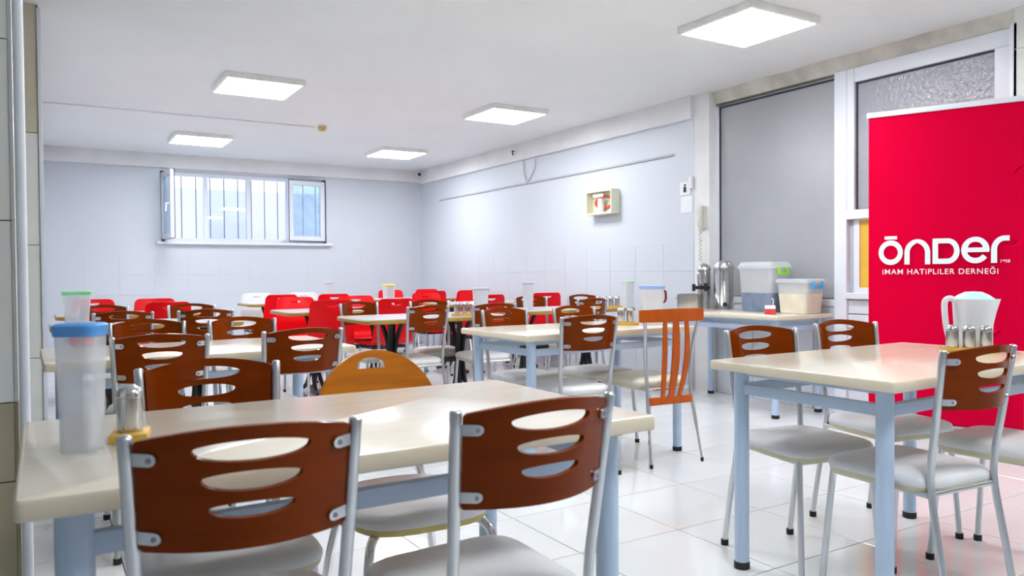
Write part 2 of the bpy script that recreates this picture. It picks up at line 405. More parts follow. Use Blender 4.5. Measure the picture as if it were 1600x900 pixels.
# ================================================================== WALL THINGS
tag(obj('cable_trunking', mbox('cable_trunking', 'cable_grey', XR-.018, XR, 5.34, 10.25, 2.145, 2.165, bev=.003)), 'thin grey cable trunking along the side wall', 'trunking')
tag(obj('hanging_wire', mtubes('hanging_wire', 'cable_grey', [[(XR-.02, 7.93, 2.44), (XR-.012, 7.93, 2.3), (XR-.01, 7.87, 2.165)], [(XR-.02, 7.66, 2.42), (XR-.012, 7.70, 2.3), (XR-.01, 7.85, 2.165)]], .006, 6, 4)), 'pair of loose grey wires above the trunking', 'wire')
thing('ceiling_hook', [('plate', mbox('plate', 'white_plastic', -.012, 0, -.03, .03, -.03, .03, bev=.004), []), ('hook', mtube('hook', 'black_metal', [(-.012, 0, 0), (-.04, 0, 0), (-.045, -.03, -.05)], .008, 8, 4), [])], 'small dark hook on the beam above the loose wires', 'hook', (XR-.05, 8.07, 2.56))
# cream open box with white roll and red ring
bm = bmesh.new()
d, y0, y1, z0, z1 = .11, -.215, .215, -.125, .125
for a in ((-d, 0, y0, y1, z0, z0+.018), (-d, 0, y0, y1, z1-.018, z1), (-d, 0, y0, y0+.018, z0+.018, z1-.018), (-d, 0, y1-.018, y1, z0+.018, z1-.018), (-.02, 0, y0+.018, y1-.018, z0+.018, z1-.018)): box(bm, *a, bev=.002, seg=1)
shell = done(bm, 'box_shell', 'cream_box')
bm = bmesh.new()
plate(bm, arc(0, .005, .155, .072, 0, 354, 40), [arc(0, .005, .125, .050, 0, 354, 40)], 0, lambda u, v: (Vector((-.034, u, v)), Vector((-1, 0, 0))), .006)
thing('wall_box', [('box_shell', shell, []), ('red_ring', done(bm, 'red_ring', 'red_print'), [], 'red ring print'), ('roll', mlathe('roll', 'paper', [(0, -.105), (.032, -.105), (.034, .03), (.028, .042), (0, .045)], 24, (-.07, .005, 0)), []), ('name_tag', mbox('name_tag', 'paper', -.10, -.096, -.07, .10, .055, .085), [])], 'cream open-fronted box on the side wall with white roll and red ring', 'wall box', (XR-.001, 6.345, 1.795))
thing('wall_notice', [('plate', mbox('plate', 'paper', -.008, 0, -.065, .065, .0, .12, bev=.002), [('symbol', mboxes('symbol', 'rubber', [(-.0095, -.008, -.015, .02, .025, .075), (-.0095, -.008, -.01, .012, .08, .1)]), [])]), ('sheet', mbox('sheet', 'paper', -.004, 0, -.085, .06, -.16, -.01), []), ('hook', mbox('hook', 'white_plastic', -.03, 0, -.10, -.06, .05, .16, bev=.012), [])], 'white wall notice with small black symbol beside the pier', 'notice', (XR-.001, 5.19, 1.77))
thing('intercom_phone', [('base', mbox('base', 'phone_cream', -.035, 0, -.03, .035, -.10, .10, bev=.01), []), ('handset', mtube('handset', 'phone_cream', [(-.045, -.005, -.10), (-.062, -.005, -.06), (-.055, -.005, 0), (-.062, -.005, .06), (-.045, -.005, .10)], [.024, .028, .02, .028, .024], 12, 0), []),
    ('cord', mtube('cord', 'phone_cream', [(-.03+.012*math.cos(k*1.3), .025+.012*math.sin(k*1.3), -.10-.0075*k) for k in range(40)], .005, 6), [])], 'cream intercom handset with coiled cord on the plastered pier', 'intercom', (XR-.001, 4.955, 1.55))
tag(obj('vertical_pipe', mtube('vertical_pipe', 'white_pvc', [(-.045, 2.583, 0), (-.045, 2.583, H)], .0135, 14)), 'slim white pipe running up the tiled pillar', 'pipe')

# ================================================================== BROWN CHAIR WITH THREE SLOTS
def post_x(z): return .149+(z-.46)*.045
def post_y(z): return -.188-(z-.46)*.135
def seat_specs(wf=.385, wb=.35, d0=-.20, d1=.18, zt=.460, white='vinyl_white', band='vinyl_cream', rad=.09):
    ol = rrect(wf, wb, d0, d1, rad)
    band_me = mloft('seat_band', band, ol, [(.90, zt-.052), (.955, zt-.047), (.985, zt-.036), (.99, zt-.028)])
    top = mloft('seat', white, ol, [(.985, zt-.031), (1.0, zt-.024), (.995, zt-.014), (.965, zt-.004), (.90, zt+.004), (.75, zt+.010), (.45, zt+.011)])
    return [('seat', top, [('seat_band', band_me, [])])]
def foot(x, y, r=.0145, h=.022): return mlathe('foot_cap', 'rubber', [(0, 0), (r, 0), (r, h), (r*.8, h), (0, h)], 12, (x, y, 0))
def lens(cx, cz, hw, up_, dn, n=14):
    U = [(cx+hw*math.cos(PI*k/n), cz+up_*math.sin(PI*k/n)**.8) for k in range(n+1)]
    D = [(cx-hw*math.cos(PI*k/n), cz-dn*math.sin(PI*k/n)**.9) for k in range(1, n)]
    return U+D
PW = .146
def back_pt(u, v):
    k = (post_x(v)-.012)/PW; t = u/PW
    return Vector((u*k, post_y(v)-.052*(1-t*t)-.002, v+.019*(1-t*t)*((v-.668)/.166)))
def slotted_back():
    z0, z1 = .668, .834; r = .006
    o = [(-PW+r, z0), ] + [(-PW+r+(2*PW-2*r)*k/14, z0) for k in range(1, 15)]
    o += arc(PW-r, z0+r, r, r, -90, 0, 3)[1:]+[(PW, z0+(z1-z0)*k/5) for k in range(1, 5)]+arc(PW-r, z1-r, r, r, 0, 90, 3)
    o += [(PW-r-(2*PW-2*r)*k/14, z1) for k in range(1, 14)]+arc(-PW+r, z1-r, r, r, 90, 180, 3)+[(-PW, z1-(z1-z0)*k/5) for k in range(1, 5)]+arc(-PW+r, z0+r, r, r, 180, 264, 3)
    holes = [lens(.004, .8075, .080, .008, .021), lens(.004, .7660, .069, .008, .019), lens(.004, .7260, .060, .006, .016)]
    bm = bmesh.new(); plate(bm, o, holes, .024, surf(back_pt), .009)
    bmesh.ops.remove_doubles(bm, verts=bm.verts[:], dist=1e-5)
    return done(bm, 'backrest', 'wood_brown', 40)
def bracket(s, z):
    bm = bmesh.new()
    x = post_x(z); y = post_y(z)
    def pf(u, v):
        xx = x-.008-u; t = min(1, xx/(post_x(z)-.012)); yy = post_y(v)-.052*(1-t*t)-.011
        return Vector((s*xx, min(yy, y-.004) if u > .008 else y-.006, v))
    ol = [(0, z-.0095)]+[(.020, z-.0095)]+arc(.022, z, .0095, .0095, -80, 80, 6)+[(.020, z+.0095), (0, z+.0095)]
    plate(bm, ol, [], 0, surf(pf), .004)
    p, n = surf(pf)(.021, z)
    lathe_p = [bm.verts.new(p+Vector((math.cos(2*PI*k/8)*.0045, -.0045, math.sin(2*PI*k/8)*.0045))) for k in range(8)]
    bm.faces.new(lathe_p)
    me = done(bm, 'bracket', 'chrome_satin'); me.materials.append(M['bar_iron']); me.polygons[len(me.polygons)-1].material_index = 1
    return me
def chair_frame_specs(mt='chrome_satin', r=.0108):
    sp = []
    for s in (-1, 1):
        P = [(s*.160, -.262, .012), (s*.156, -.232, .2), (s*.150, -.196, .40), (s*post_x(.5), post_y(.5), .5), (s*post_x(.65), post_y(.65), .65), (s*post_x(.838), post_y(.838), .838)]
        sp.append(('back_post', mtube('back_post', mt, P, r, 12, 5, dome=.006), [('foot_cap', foot(s*.160, -.262), [])]))
        F = [(s*.176, .178, .012), (s*.168, .165, .2), (s*.157, .145, .425)]
        sp.append(('leg', mtube('leg', mt, F, r, 12, 3), [('foot_cap', foot(s*.176, .178), [])]))
    sp.append(('seat_frame', mtubes('seat_frame', mt, [[(-.155, -.19, .415), (.155, -.19, .415)], [(-.157, .145, .412), (.157, .145, .412)], [(-.155, -.19, .412), (-.157, .145, .412)], [(.155, -.19, .412), (.157, .145, .412)]], .009, 8), []))
    return sp
CH_A = seat_specs()+[('backrest', slotted_back(), [('bracket', bracket(s, z), [], 'satin metal bracket') for s in (-1, 1) for z in (.808, .690)])]+chair_frame_specs()

def place_chair(mx, my, ang, facing, label, group, specs=CH_A, name='slotted_chair', off=.238, cat='chair', scale=1):
    """mx,my = midpoint of the back's top; facing +1 looks to the far wall, -1 looks to the photographer"""
    th = math.radians(ang+(0 if facing > 0 else 180))
    c = Vector((mx, my))+Vector((-math.sin(th), math.cos(th)))*off
    return thing(name, specs, label, cat, (c.x, c.y, 0), th, group, scale)
G1 = 'brown slotted chairs at the cream tables'; G2 = 'brown slotted chairs at the pedestal tables'
for a in (
    (.262, 1.205, -6.5, 1, 'brown slotted chair at lower left, seen from behind, biggest in view', G1),
    (.752, 1.150, 1.5, 1, 'brown slotted chair seen from behind at the front table, beside the biggest one', G1),
    (.366, 2.090, -2.0, -1, 'brown slotted chair facing us across the front table, behind the metal shaker', G1),
    (2.345, 1.216, -4.5, 1, 'brown slotted chair seen from behind at the right table, in front of the red banner', G1),
    (2.985, 1.212, 2.0, 1, 'chair at right edge of which only white seat and legs show', G1),
    (2.425, 2.085, -10.0, -1, 'brown slotted chair facing us at the right table, left of the two', G1),
    (3.012, 2.125, -11.0, -1, 'brown slotted chair facing us at the right table, touching the banner edge', G1),
    (2.440, 3.225, -6.0, 1, 'brown slotted chair seen from behind at the middle cream table', G1),
    (2.500, 4.190, 3.0, -1, 'brown slotted chair facing us at the middle table, left of the two', G1),
    (3.005, 4.140, 1.0, -1, 'brown slotted chair facing us at the middle table, right of the two', G1),
    (.928, 3.190, 5.0, 1, 'brown slotted chair seen from behind, left of the round-backed chair', G1),
    (.386, 3.210, -5.0, 1, 'brown slotted chair seen from behind, just right of the blue-lidded jug', G1),
    (.893, 4.160, 3.0, -1, 'bright orange-brown slotted chair facing us at the second left table, right one', G1),
    (.448, 4.215, -6.0, -1, 'brown slotted chair facing us at the second left table, left one', G1),
    (.440, 5.440, -4.0, 1, 'dark brown slotted chair seen from behind, right of the green-lidded jug', G2),
    (.925, 5.400, -6.0, 1, 'dark brown slotted chair from behind at third left table, right one', G2),
    (1.000, 6.440, -6.0, -1, 'brown slotted chair facing us at the third left table, right one', G2),
    (.400, 6.600, -6.0, -1, 'brown slotted chair facing us at the third left table, mostly hidden left one', G2),
    (2.325, 4.950, 8.0, 1, 'brown slotted chair from behind at the nearest grey pedestal table, whole back visible', G2),
    (2.860, 4.940, -8.0, 1, 'dark slotted chair from behind at the nearest grey pedestal table, hidden right one', G2),
    (2.165, 5.900, 10.0, -1, 'brown slotted chair facing us at the nearest grey pedestal table, left one', G2),
    (2.790, 5.910, -8.0, -1, 'brown slotted chair facing us at the nearest grey pedestal table, right one', G2),
    (4.010, 6.230, -8.0, -1, 'brown slotted chair facing us at the pedestal table by the side wall, left one', G2),
    (4.640, 6.245, -8.0, -1, 'brown slotted chair facing us at the pedestal table by the side wall, right one', G2),
    (4.050, 5.310, 6.0, 1, 'dark slotted chair from behind at the pedestal table by the side wall', G2),
): place_chair(*a)

# ================================================================== ROUND-BACKED CHAIR
RB = .193
def round_pt(u, v):
    t = u/RB; return Vector((u, -.215-(v-.46)*.10-.03*(1-t*t), v))
ol = [(u, v) for u, v in arc(0, .642, RB, RB, -62, 242, 44)]
hh = arc(.012, .786, .046, .027, 0, 180, 14)+arc(-.028, .786, .006, .006, 180, 270, 3)+arc(.052, .786, .006, .006, 270, 350, 3)
bm = bmesh.new(); plate(bm, ol, [hh], .03, surf(round_pt), .012)
CH_B = seat_specs(.40, .35, -.20, .215, .458, 'vinyl_white', 'vinyl_yellow', .15)+[('backrest', done(bm, 'backrest', 'wood_orange', 40), [])]
for s in (-1, 1):
    CH_B.append(('back_post', mtube('back_post', 'chrome', [(s*.18, -.26, .012), (s*.165, -.225, .22), (s*.13, -.20, .40), (s*.11, -.205, .52), (s*.105, -.225, .62)], .0125, 12, 5), [('foot_cap', foot(s*.18, -.26), [])]))
    CH_B.append(('leg', mtube('leg', 'chrome', [(s*.20, .215, .012), (s*.185, .205, .22), (s*.172, .19, .36), (s*.150, .165, .405), (s*.10, .14, .414), (0, .13, .414)], .0125, 12, 5), [('foot_cap', foot(s*.20, .215), [])]))
CH_B.append(('button', mlathe('button', 'chrome', [(0, .008), (.010, .006), (.012, 0), (0, 0)], 12, (-.07, .155, .464)), []))
place_chair(.876, 2.232, -3, -1, 'light orange wood chair with round back and oval grip hole, facing us', 'round-backed chair', CH_B, 'round_back_chair', .245)

# ================================================================== SLAT-BACKED CHAIR
def rail_pt(u, v): return Vector((u, -.255-.045*(1-(u/.22)**2)+.0, v))
bm = bmesh.new(); plate(bm, [(-.222+.444*k/12, .795) for k in range(13)]+[(.222-.444*k/12, .862+.006*math.sin(PI*k/12)) for k in range(13)], [], .04, surf(rail_pt), .018)
CH_S = seat_specs(.38, .36, -.20, .20, .465, 'vinyl_cream_top', 'vinyl_cream', .08)
CH_S.append(('top_rail', done(bm, 'top_rail', 'wood_slat', 40), []))
CH_S.append(('lower_rail', mbox('lower_rail', 'wood_slat', -.15, .15, -.252, -.236, .330, .375, bev=.005), []))
for x0, x1, wd in ((-.075, -.058, .011), (.0, .0, .018), (.075, .058, .011)):
    bm = bmesh.new()
    P = [(x0*1.0+(x1-x0)*(1-k/10)+(.010*math.sin(PI*k/10) if x0 else 0)*(1 if x0 > 0 else -1), -.247-.045*(k/10)**1.0-.02*math.sin(PI*k/10), .37+.43*k/10, wd*(1+.35*math.sin(PI*k/10))) for k in range(11)]
    R_ = [[bm.verts.new((x+sx*ww, y+sy*.006, z)) for sx, sy in ((-1, -1), (1, -1), (1, 1), (-1, 1))] for x, y, z, ww in P]
    for a, b in zip(R_, R_[1:]):
        for k in range(4): bm.faces.new((a[k], a[(k+1) % 4], b[(k+1) % 4], b[k]))
    bm.faces.new(R_[0]); bm.faces.new(R_[-1][::-1])
    CH_S.append(('slat', done(bm, 'slat', 'wood_slat'), []))
for s in (-1, 1):
    CH_S.append(('back_post', mtube('back_post', 'chrome_satin', [(s*.178, -.30, .01), (s*.165, -.262, .22), (s*.152, -.230, .42), (s*.162, -.228, .60), (s*.188, -.262, .82)], [.007]*5+[.0105]*16, 10, 5), [('foot_cap', foot(s*.178, -.30, .009), [])]))
    CH_S.append(('leg', mtube('leg', 'chrome_satin', [(s*.185, .19, .01), (s*.17, .17, .43)], [.0075, .0115], 10), [('foot_cap', foot(s*.185, .19, .009), [])]))
CH_S.append(('seat_frame', mtubes('seat_frame', 'chrome_satin', [[(-.15, -.225, .415), (.15, -.225, .415)], [(-.17, .17, .415), (.17, .17, .415)], [(-.15, -.225, .415), (-.17, .17, .415)], [(.15, -.225, .415), (.17, .17, .415)]], .009, 8), []))
th = math.radians(-4)
thing('slat_back_chair', CH_S, 'orange wooden slat-backed chair with thin chrome legs and cream seat', 'chair', (2.997+math.sin(th)*-.30, 3.165+.30, 0), th)

# ================================================================== RED SHELL CHAIRS
def shell_pt(u, v):
    # v runs from the front lip (0) over the seat, up the back to .86
    P = [(.215, .425), (.195, .452), (.10, .446), (-.06, .432), (-.145, .440), (-.185, .485), (-.205, .56), (-.225, .68), (-.245, .78), (-.262, .855)]
    f = max(0, min(len(P)-1.001, v/.88*(len(P)-1))); i = int(f); t = f-i
    y = P[i][0]*(1-t)+P[i+1][0]*t; z = P[i][1]*(1-t)+P[i+1][1]*t
    b = max(0, (v-.45)/.43)
    hw = .212-.040*b; x = u*hw/.215; q = (u/.215)**2
    y += .030*q*b; z += .012*q*(1-b)-(.012*q if v > .8 else 0)*0
    return Vector((x, y, z))
def shell_mesh(m):
    r = .055
    o = [(-.215+r+(.43-2*r)*k/8, 0) for k in range(9)]+arc(.215-r, r, r, r, -90, 0, 4)[1:]+[(.215, r+(.88-2*r)*k/14) for k in range(1, 14)]+arc(.215-r, .88-r, r, r, 0, 90, 4)
    o += [(.215-r-(.43-2*r)*k/8, .88) for k in range(1, 9)]+arc(-.215+r, .88-r, r, r, 90, 180, 4)[1:]+[(-.215, .88-r-(.88-2*r)*k/14) for k in range(1, 14)]+arc(-.215+r, r, r, r, 180, 262, 4)
    h = [(x, .82+.010-.010*math.cos(PI*x/.06)*0) for x in (-.062, -.03, 0, .03, .062)]+[(x, .82-.018*math.cos(PI*x/.14)) for x in (.055, .03, 0, -.03, -.055)]
    bm = bmesh.new(); plate(bm, o, [h], .035, surf(shell_pt), .006); return done(bm, 'shell', m, 50)
def shell_specs(m):
    sp = [('shell', shell_mesh(m), [])]
    for s in (-1, 1):
        sp.append(('leg', mtube('leg', 'chrome_satin', [(s*.20, .20, .012), (s*.17, .14, .42)], .0115, 10), [('foot_cap', foot(s*.20, .20, .0135), [])]))
        sp.append(('leg', mtube('leg', 'chrome_satin', [(s*.20, -.24, .012), (s*.17, -.10, .42)], .0115, 10), [('foot_cap', foot(s*.20, -.24, .0135), [])]))
    sp.append(('seat_frame', mboxes('seat_frame', 'black_metal', [(-.18, .18, .12, .15, .405, .428), (-.18, .18, -.12, -.09, .405, .424), (-.18, -.16, -.10, .13, .405, .424), (.16, .18, -.10, .13, .405, .424)]), []))
    return sp
RED = shell_specs('red_plastic'); WHT = shell_specs('white_plastic')
G3 = 'red plastic shell chairs in the far half'
for x, y, a, f, lb in (
    (2.090, 6.340, -5, 1, 'red shell chair from behind at the second grey pedestal table, left one'),
    (2.680, 6.340, 4, 1, 'red shell chair from behind at the second grey pedestal table, right one'),
    (2.120, 7.560, -4, -1, 'red shell chair facing us at the second grey pedestal table, left one'),
    (2.740, 7.560, -6, -1, 'red shell chair facing us at the second grey pedestal table, right one'),
    (2.262, 8.550, 3, 1, 'red shell chair from behind in front of the white shell chairs, left one'),
    (2.800, 8.400, -3, 1, 'red shell chair from behind in front of the white shell chairs, right one'),
    (.900, 6.920, 4, 1, 'red shell chair from behind on the left, nearest to the brown chairs'),
    (.930, 8.120, -5, -1, 'red shell chair on the left under the barred window, facing us'),
    (.415, 8.300, 3, -1, 'red shell chair peeking out behind the green-lidded jug'),
    (3.900, 6.780, 5, 1, 'red shell chair from behind, right of the grey-lidded jug'),
    (4.720, 6.990, -6, 1, 'red shell chair with grip hole behind the brown chair by the side wall'),
    (3.780, 8.130, 0, -1, 'red shell chair facing us at the third row by the side wall, left one'),
    (4.420, 8.180, -4, -1, 'red shell chair facing us right behind the grey-lidded jug'),
    (4.250, 8.850, 0, 1, 'red shell chair from behind at the farthest table, left one'),
    (4.770, 8.870, 4, 1, 'red shell chair from behind at the farthest table, right one'),
    (4.090, 9.935, 0, -1, 'red shell chair behind the yellow-lidded jug near the far corner'),
    (4.690, 10.05, 0, -1, 'red shell chair in the far corner, highest of the red backs'),
): place_chair(x, y, a, f, lb, G3, RED, 'shell_chair', .262)
for x, y, lb in ((2.230, 9.640, 'white shell chair at the far grey table, left of the red pair'), (2.795, 9.625, 'white shell chair at the far grey table, right of the red pair')):
    place_chair(x, y, 0, -1, lb, 'white shell chairs', WHT, 'shell_chair', .262)

# ================================================================== TABLES
def rect_table(sx, sy, h=.75, th=.032):
    hx, hy = sx/2, sy/2; ins = .080
    ol = rrect(sx, sx, -hy, hy, .014, 4)
    sp = [('table_top', mloft('table_top', 'table_cream', ol, [(.996, h-.004), (.994, h-.001), (.99, h)]), [('edge_band', mloft('edge_band', 'table_edge', ol, [(.996, h-th), (1, h-th+.003), (1, h-.006), (.997, h-.003)]), [])])]
    for x in (-1, 1):
        for y in (-1, 1):
            lx, ly = x*(hx-ins), y*(hy-ins)
            sp.append(('leg', mlathe('leg', 'steel_blue', [(0, .02), (.026, .02), (.026, h-th-.003), (0, h-th-.003)], 20, (lx, ly, 0)), [('foot_cap', mlathe('foot_cap', 'rubber', [(0, 0), (.027, 0), (.0285, .006), (.0275, .026), (0, .026)], 20, (lx, ly, 0)), [])]))
    a, b = hx-ins, hy-ins
    for x in (-1, 1): sp.append(('rail', mbox('rail', 'steel_blue', x*a-.012, x*a+.012, -b, b, .632, .668, bev=.002), []))
    for y in (-1, 1): sp.append(('rail', mbox('rail', 'steel_blue', -a, a, y*b-.012, y*b+.012, .632, .668, bev=.002), []))
    sp.append(('top_frame', mboxes('top_frame', 'steel_blue', [(-a, a, -b-.008, -b+.008, h-th-.02, h-th-.002), (-a, a, b-.008, b+.008, h-th-.02, h-th-.002), (-a-.008, -a+.008, -b, b, h-th-.02, h-th-.002), (a-.008, a+.008, -b, b, h-th-.02, h-th-.002)]), []))
    return sp
RT = rect_table(1.21, .71)
GT = 'cream rectangular tables with blue-grey legs'
for x, y, a, lb in ((.565, 1.655, 0, 'cream rectangular table in front, with the blue-lidded jug on it'), (2.672, 1.665, .5, 'cream rectangular table on the right before the red banner'),
                 (2.712, 3.690, 1, 'cream rectangular table in the middle beside the slat-backed chair'), (.600, 3.680, 1, 'cream rectangular table behind the front one on the left')):
    thing('rectangular_table', RT, lb, 'table', (x, y, 0), math.radians(a), GT)
thing('rectangular_table', rect_table(.64, 1.26), 'narrow cream table against the partition carrying the urn and bins', 'table', (4.775, 4.325, 0), 0, GT)
def pedestal_table(sx, sy, pxs, top='laminate_grey', edge='edge_ochre'):
    h, th = .75, .032; ol = rrect(sx, sx, -sy/2, sy/2, .10, 6)
    sp = [('table_top', mloft('table_top', top, ol, [(.992, h-.006), (.988, h)]), [('edge_band', mloft('edge_band', edge, ol, [(.99, h-th), (1, h-th+.004), (1, h-.008), (.991, h-.003)]), [])])]
    for px in pxs:
        for sxx in (-1, 1):
            for syy in (-1, 1):
                P = [(px+sxx*.05, syy*.27, .018), (px+sxx*.04, syy*.15, .055), (px+sxx*.025, syy*.045, .20), (px+sxx*.016, syy*.016, .40), (px+sxx*.022, syy*.022, .55), (px+sxx*.05, syy*.09, h-th)]
                sp.append(('leg', mtube('leg', 'black_metal', P, .019, 6, 4), []))
    sp.append(('stretcher', mbox('stretcher', 'black_metal', pxs[0], pxs[1], -.012, .012, .38, .42), []))
    return sp
GP = 'grey pedestal tables with ochre edges'
for x, y, pxs, lb in ((2.510, 5.430, (-.262, .313), 'grey-topped pedestal table with ochre edge, nearest one'), (2.370, 6.890, (-.27, .32), 'grey-topped pedestal table between the red chairs, second from the middle cream table'),
              (2.540, 9.085, (-.30, .26), 'grey-topped pedestal table before the white shell chairs'), (.630, 5.935, (-.214, .33), 'pedestal table on the left under the green-lidded jug'),
              (.680, 7.480, (-.25, .21), 'pedestal table on the left with its ochre edge showing by the wall'), (4.070, 5.770, (-.42, .25), 'pedestal table by the side wall carrying four shakers'),
              (4.210, 7.550, (-.38, .50), 'pedestal table by the side wall among red chairs'), (4.220, 9.405, (-.47, .48), 'farthest pedestal table in the corner by the side wall')):
    thing('pedestal_table', pedestal_table(1.18, .72, pxs), lb, 'table', (x, y, 0), 0, GP)

# ================================================================== JUGS
def jug_specs(wx, wy, h, lid, body='jug_clear', taper=.86, handle=None, load=True):
    ol = rrect(wx, wx, -wy/2, wy/2, min(wx, wy)*.28, 4)
    bm = bmesh.new()
    loft(bm, ol, [(taper*.97, 0), (taper, .006), (taper+.02, h*.33), (taper+.045, h*.36), (1, h*.92)], cap1=False)
    loft(bm, ol, [(.97, h*.92), (taper+.015, h*.37), (taper-.03, h*.33), (taper-.05, .010)], cap0=False)
    sp = [('jug_body', done(bm, 'jug_body', body), [])]
    if load: sp[0][2].append(('water', mloft('water', 'water', ol, [(taper-.06, .012), (taper-.04, h*.30)]), []))
    sp.append(('lid', mloft('lid', lid, ol, [(1.0, h*.90), (1.06, h*.905), (1.08, h*.955), (1.10, h*.96), (1.10, h*.985), (.95, h*1.0)]), []))
    if handle: sp.append(('handle', mtube('handle', handle, [(wx*.49, 0, h*.86), (wx*.60, 0, h*.82), (wx*.60, 0, h*.62), (wx*.49, 0, h*.55)], .007, 8, 4), []))
    return sp
def jug(lb, x, y, wx, wy, h, lid, rz=0, z=.75, **k): thing('plastic_jug', jug_specs(wx, wy, h, lid, **k), lb, 'jug', (x, y, z+.0005), math.radians(rz), 'plastic jugs on the tables')
jug('large translucent jug with bright blue lid on the front table', .060, 1.625, .073, .073, .234, 'lid_blue', -28)
jug('translucent jug with green lid behind the blue-lidded one', .195, 5.75, .16, .12, .225, 'lid_green', -5)
jug('faint white jug far away under the window with grey lid', 2.97, 9.14, .105, .10, .23, 'lid_grey', body='jug_white', load=False)
jug('white jug with pale yellow lid among the red chairs', 2.78, 6.78, .10, .10, .225, 'lid_yellow', body='jug_white', load=False)
jug('white jug with flat grey lid on the nearest pedestal table', 3.01, 5.42, .128, .10, .205, 'lid_grey', -30, body='jug_white', load=False)
jug('pale jug with grey lid before the side wall, left of the green-lidded one', 3.68, 5.76, .085, .085, .24, 'lid_grey', body='jug_white', load=False)
jug('pale jug with mint green lid next to the four shakers', 4.62, 5.52, .10, .09, .24, 'lid_mint', body='jug_white', load=False)
jug('wide clear jug with pale blue lid beside the slat-backed chair', 3.185, 3.58, .140, .09, .240, 'lid_soft_blue', -30, body='jug_white', handle='dark_red')
# white pitcher on the right table
prof = [(0, 0), (.062, 0), (.065, .006), (.070, .10), (.076, .20), (.073, .20), (.067, .10), (.062, .010), (0, .010)]
bm = bmesh.new(); lathe(bm, prof, 28)
for v in bm.verts:
    if v.co.z > .15 and v.co.x > .05 and abs(v.co.y) < .045:
        t = (v.co.z-.15)/.05; v.co.x += .035*t*(1-abs(v.co.y)/.045)
pit = [('pitcher_body', done(bm, 'pitcher_body', 'jug_white'), []),
       ('lid', mlathe('lid', 'lid_pale', [(0, .232), (.03, .230), (.055, .218), (.074, .203), (.075, .196), (0, .196)], 28), []),
       ('handle', mtube('handle', 'jug_white', [(-.070, 0, .192), (-.096, 0, .205), (-.116, 0, .185), (-.110, 0, .10), (-.098, 0, .045)], .0115, 10, 5), [])]
thing('water_pitcher', pit, 'white plastic pitcher with pale turquoise lid on the right table', 'pitcher', (3.215, 1.690, .7505), math.radians(-32))

# ================================================================== SHAKERS ON WOODEN TRAYS
SHK = [('shaker_body', mlathe('shaker_body', 'steel', [(0, 0), (.0225, 0), (.0235, .004), (.0225, .065), (0, .065)], 20), []),
       ('shaker_cap', mlathe('shaker_cap', 'steel', [(.0225, .065), (.024, .067), (.0235, .074), (.019, .083), (.010, .088), (0, .089)], 20), [])]
def tray_set(cx, cy, ang, n, lbt, lbs, gap=.058, size=1.0, z=.75):
    L = gap*n+.03; th = math.radians(ang)
    tr = thing('shaker_tray', [('block', mbox('block', 'tray_ochre', -L/2, L/2, -.034, .034, 0, .016, bev=.003), [])], lbt, 'tray', (cx, cy, z+.0005), th, 'ochre wooden shaker trays')
    for k in range(n):
        dx = (k-(n-1)/2)*gap
        lab = lbs if isinstance(lbs, str) else lbs[k]
        thing('shaker', SHK, lab, 'shaker', (cx+dx*math.cos(th), cy+dx*math.sin(th), z+.0170), th, 'metal shakers: '+lbt, size)
tray_set(3.075, 1.632, -50, 3, 'ochre wooden tray on the right table before the pitcher', ['left metal shaker of three before the pitcher', 'middle metal shaker of three before the pitcher', 'right metal shaker of three before the pitcher'], .058)
tray_set(.144, 1.680, 80, 1, 'ochre wooden tray on the front table behind the jug', ['big metal shaker on the front table by the blue-lidded jug'], .058, 1.02)
tray_set(3.045, 3.66, -20, 2, 'ochre wooden tray on the middle cream table', ['left metal shaker on the middle cream table', 'right metal shaker on the middle cream table'])
tray_set(4.400, 5.54, -30, 4, 'ochre wooden tray by the mint green lidded jug', ['leftmost metal shaker of the four by the mint green lidded jug', 'second metal shaker from the left by the mint green lidded jug', 'third metal shaker from the left by the mint green lidded jug', 'rightmost metal shaker of the four by the mint green lidded jug'])
tray_set(2.760, 5.22, -25, 3, 'ochre wooden tray on the nearest pedestal table', ['left metal shaker of three on the nearest pedestal table', 'middle metal shaker of three on the nearest pedestal table', 'right metal shaker of three on the nearest pedestal table'])

# ================================================================== ON THE PARTITION TABLE
ZT = .7505
urn = [('tank', mlathe('tank', 'steel', [(0, 0), (.085, 0), (.085, .05), (.082, .055), (.082, .335), (.088, .34), (.088, .35), (.082, .352), (0, .352)], 32), []),
       ('dome_lid', mlathe('dome_lid', 'steel', [(.084, .352), (.082, .375), (.062, .402), (.03, .412), (.012, .414), (.012, .428), (0, .430)], 28), []),
       ('knob', mtube('knob', 'rubber', [(-.055, -.062, .045), (-.070, -.080, .045)], .018, 14), []),
       ('rim_handle', mtubes('rim_handle', 'chrome', [[(.085, .02, .345), (.11, .02, .35), (.11, -.02, .35), (.085, -.02, .345)]], .006, 8), [])]
thing('tea_urn', urn, 'tall stainless steel tea urn with domed lid by the partition', 'urn', (4.945, 4.655, ZT), 0)
bo = [('tank', mlathe('tank', 'steel', [(0, 0), (.055, 0), (.055, .33), (.060, .335), (.060, .345), (.05, .37), (.02, .39), (0, .40)], 26), []),
      ('tap', mtubes('tap', 'rubber', [[(-.03, -.045, .185), (-.125, .0, .185)], [(-.122, -.002, .215), (-.122, -.002, .155)]], .015, 10), [], 'black tap'), ('tap', mtubes('tap', 'rubber', [[(.0, -.05, .185), (-.055, -.075, .185)], [(-.05, -.075, .22), (-.05, -.075, .155)]], .015, 10), [], 'black tap'),
      ('gauge_pipe', mtubes('gauge_pipe', 'chrome', [[(-.03, -.045, .21), (-.06, -.075, .23), (-.062, -.078, .31), (-.035, -.05, .33)], [(-.05, .0, .21), (-.085, -.015, .23), (-.087, -.018, .31), (-.05, 0, .33)]], .007, 8, 4), [])]
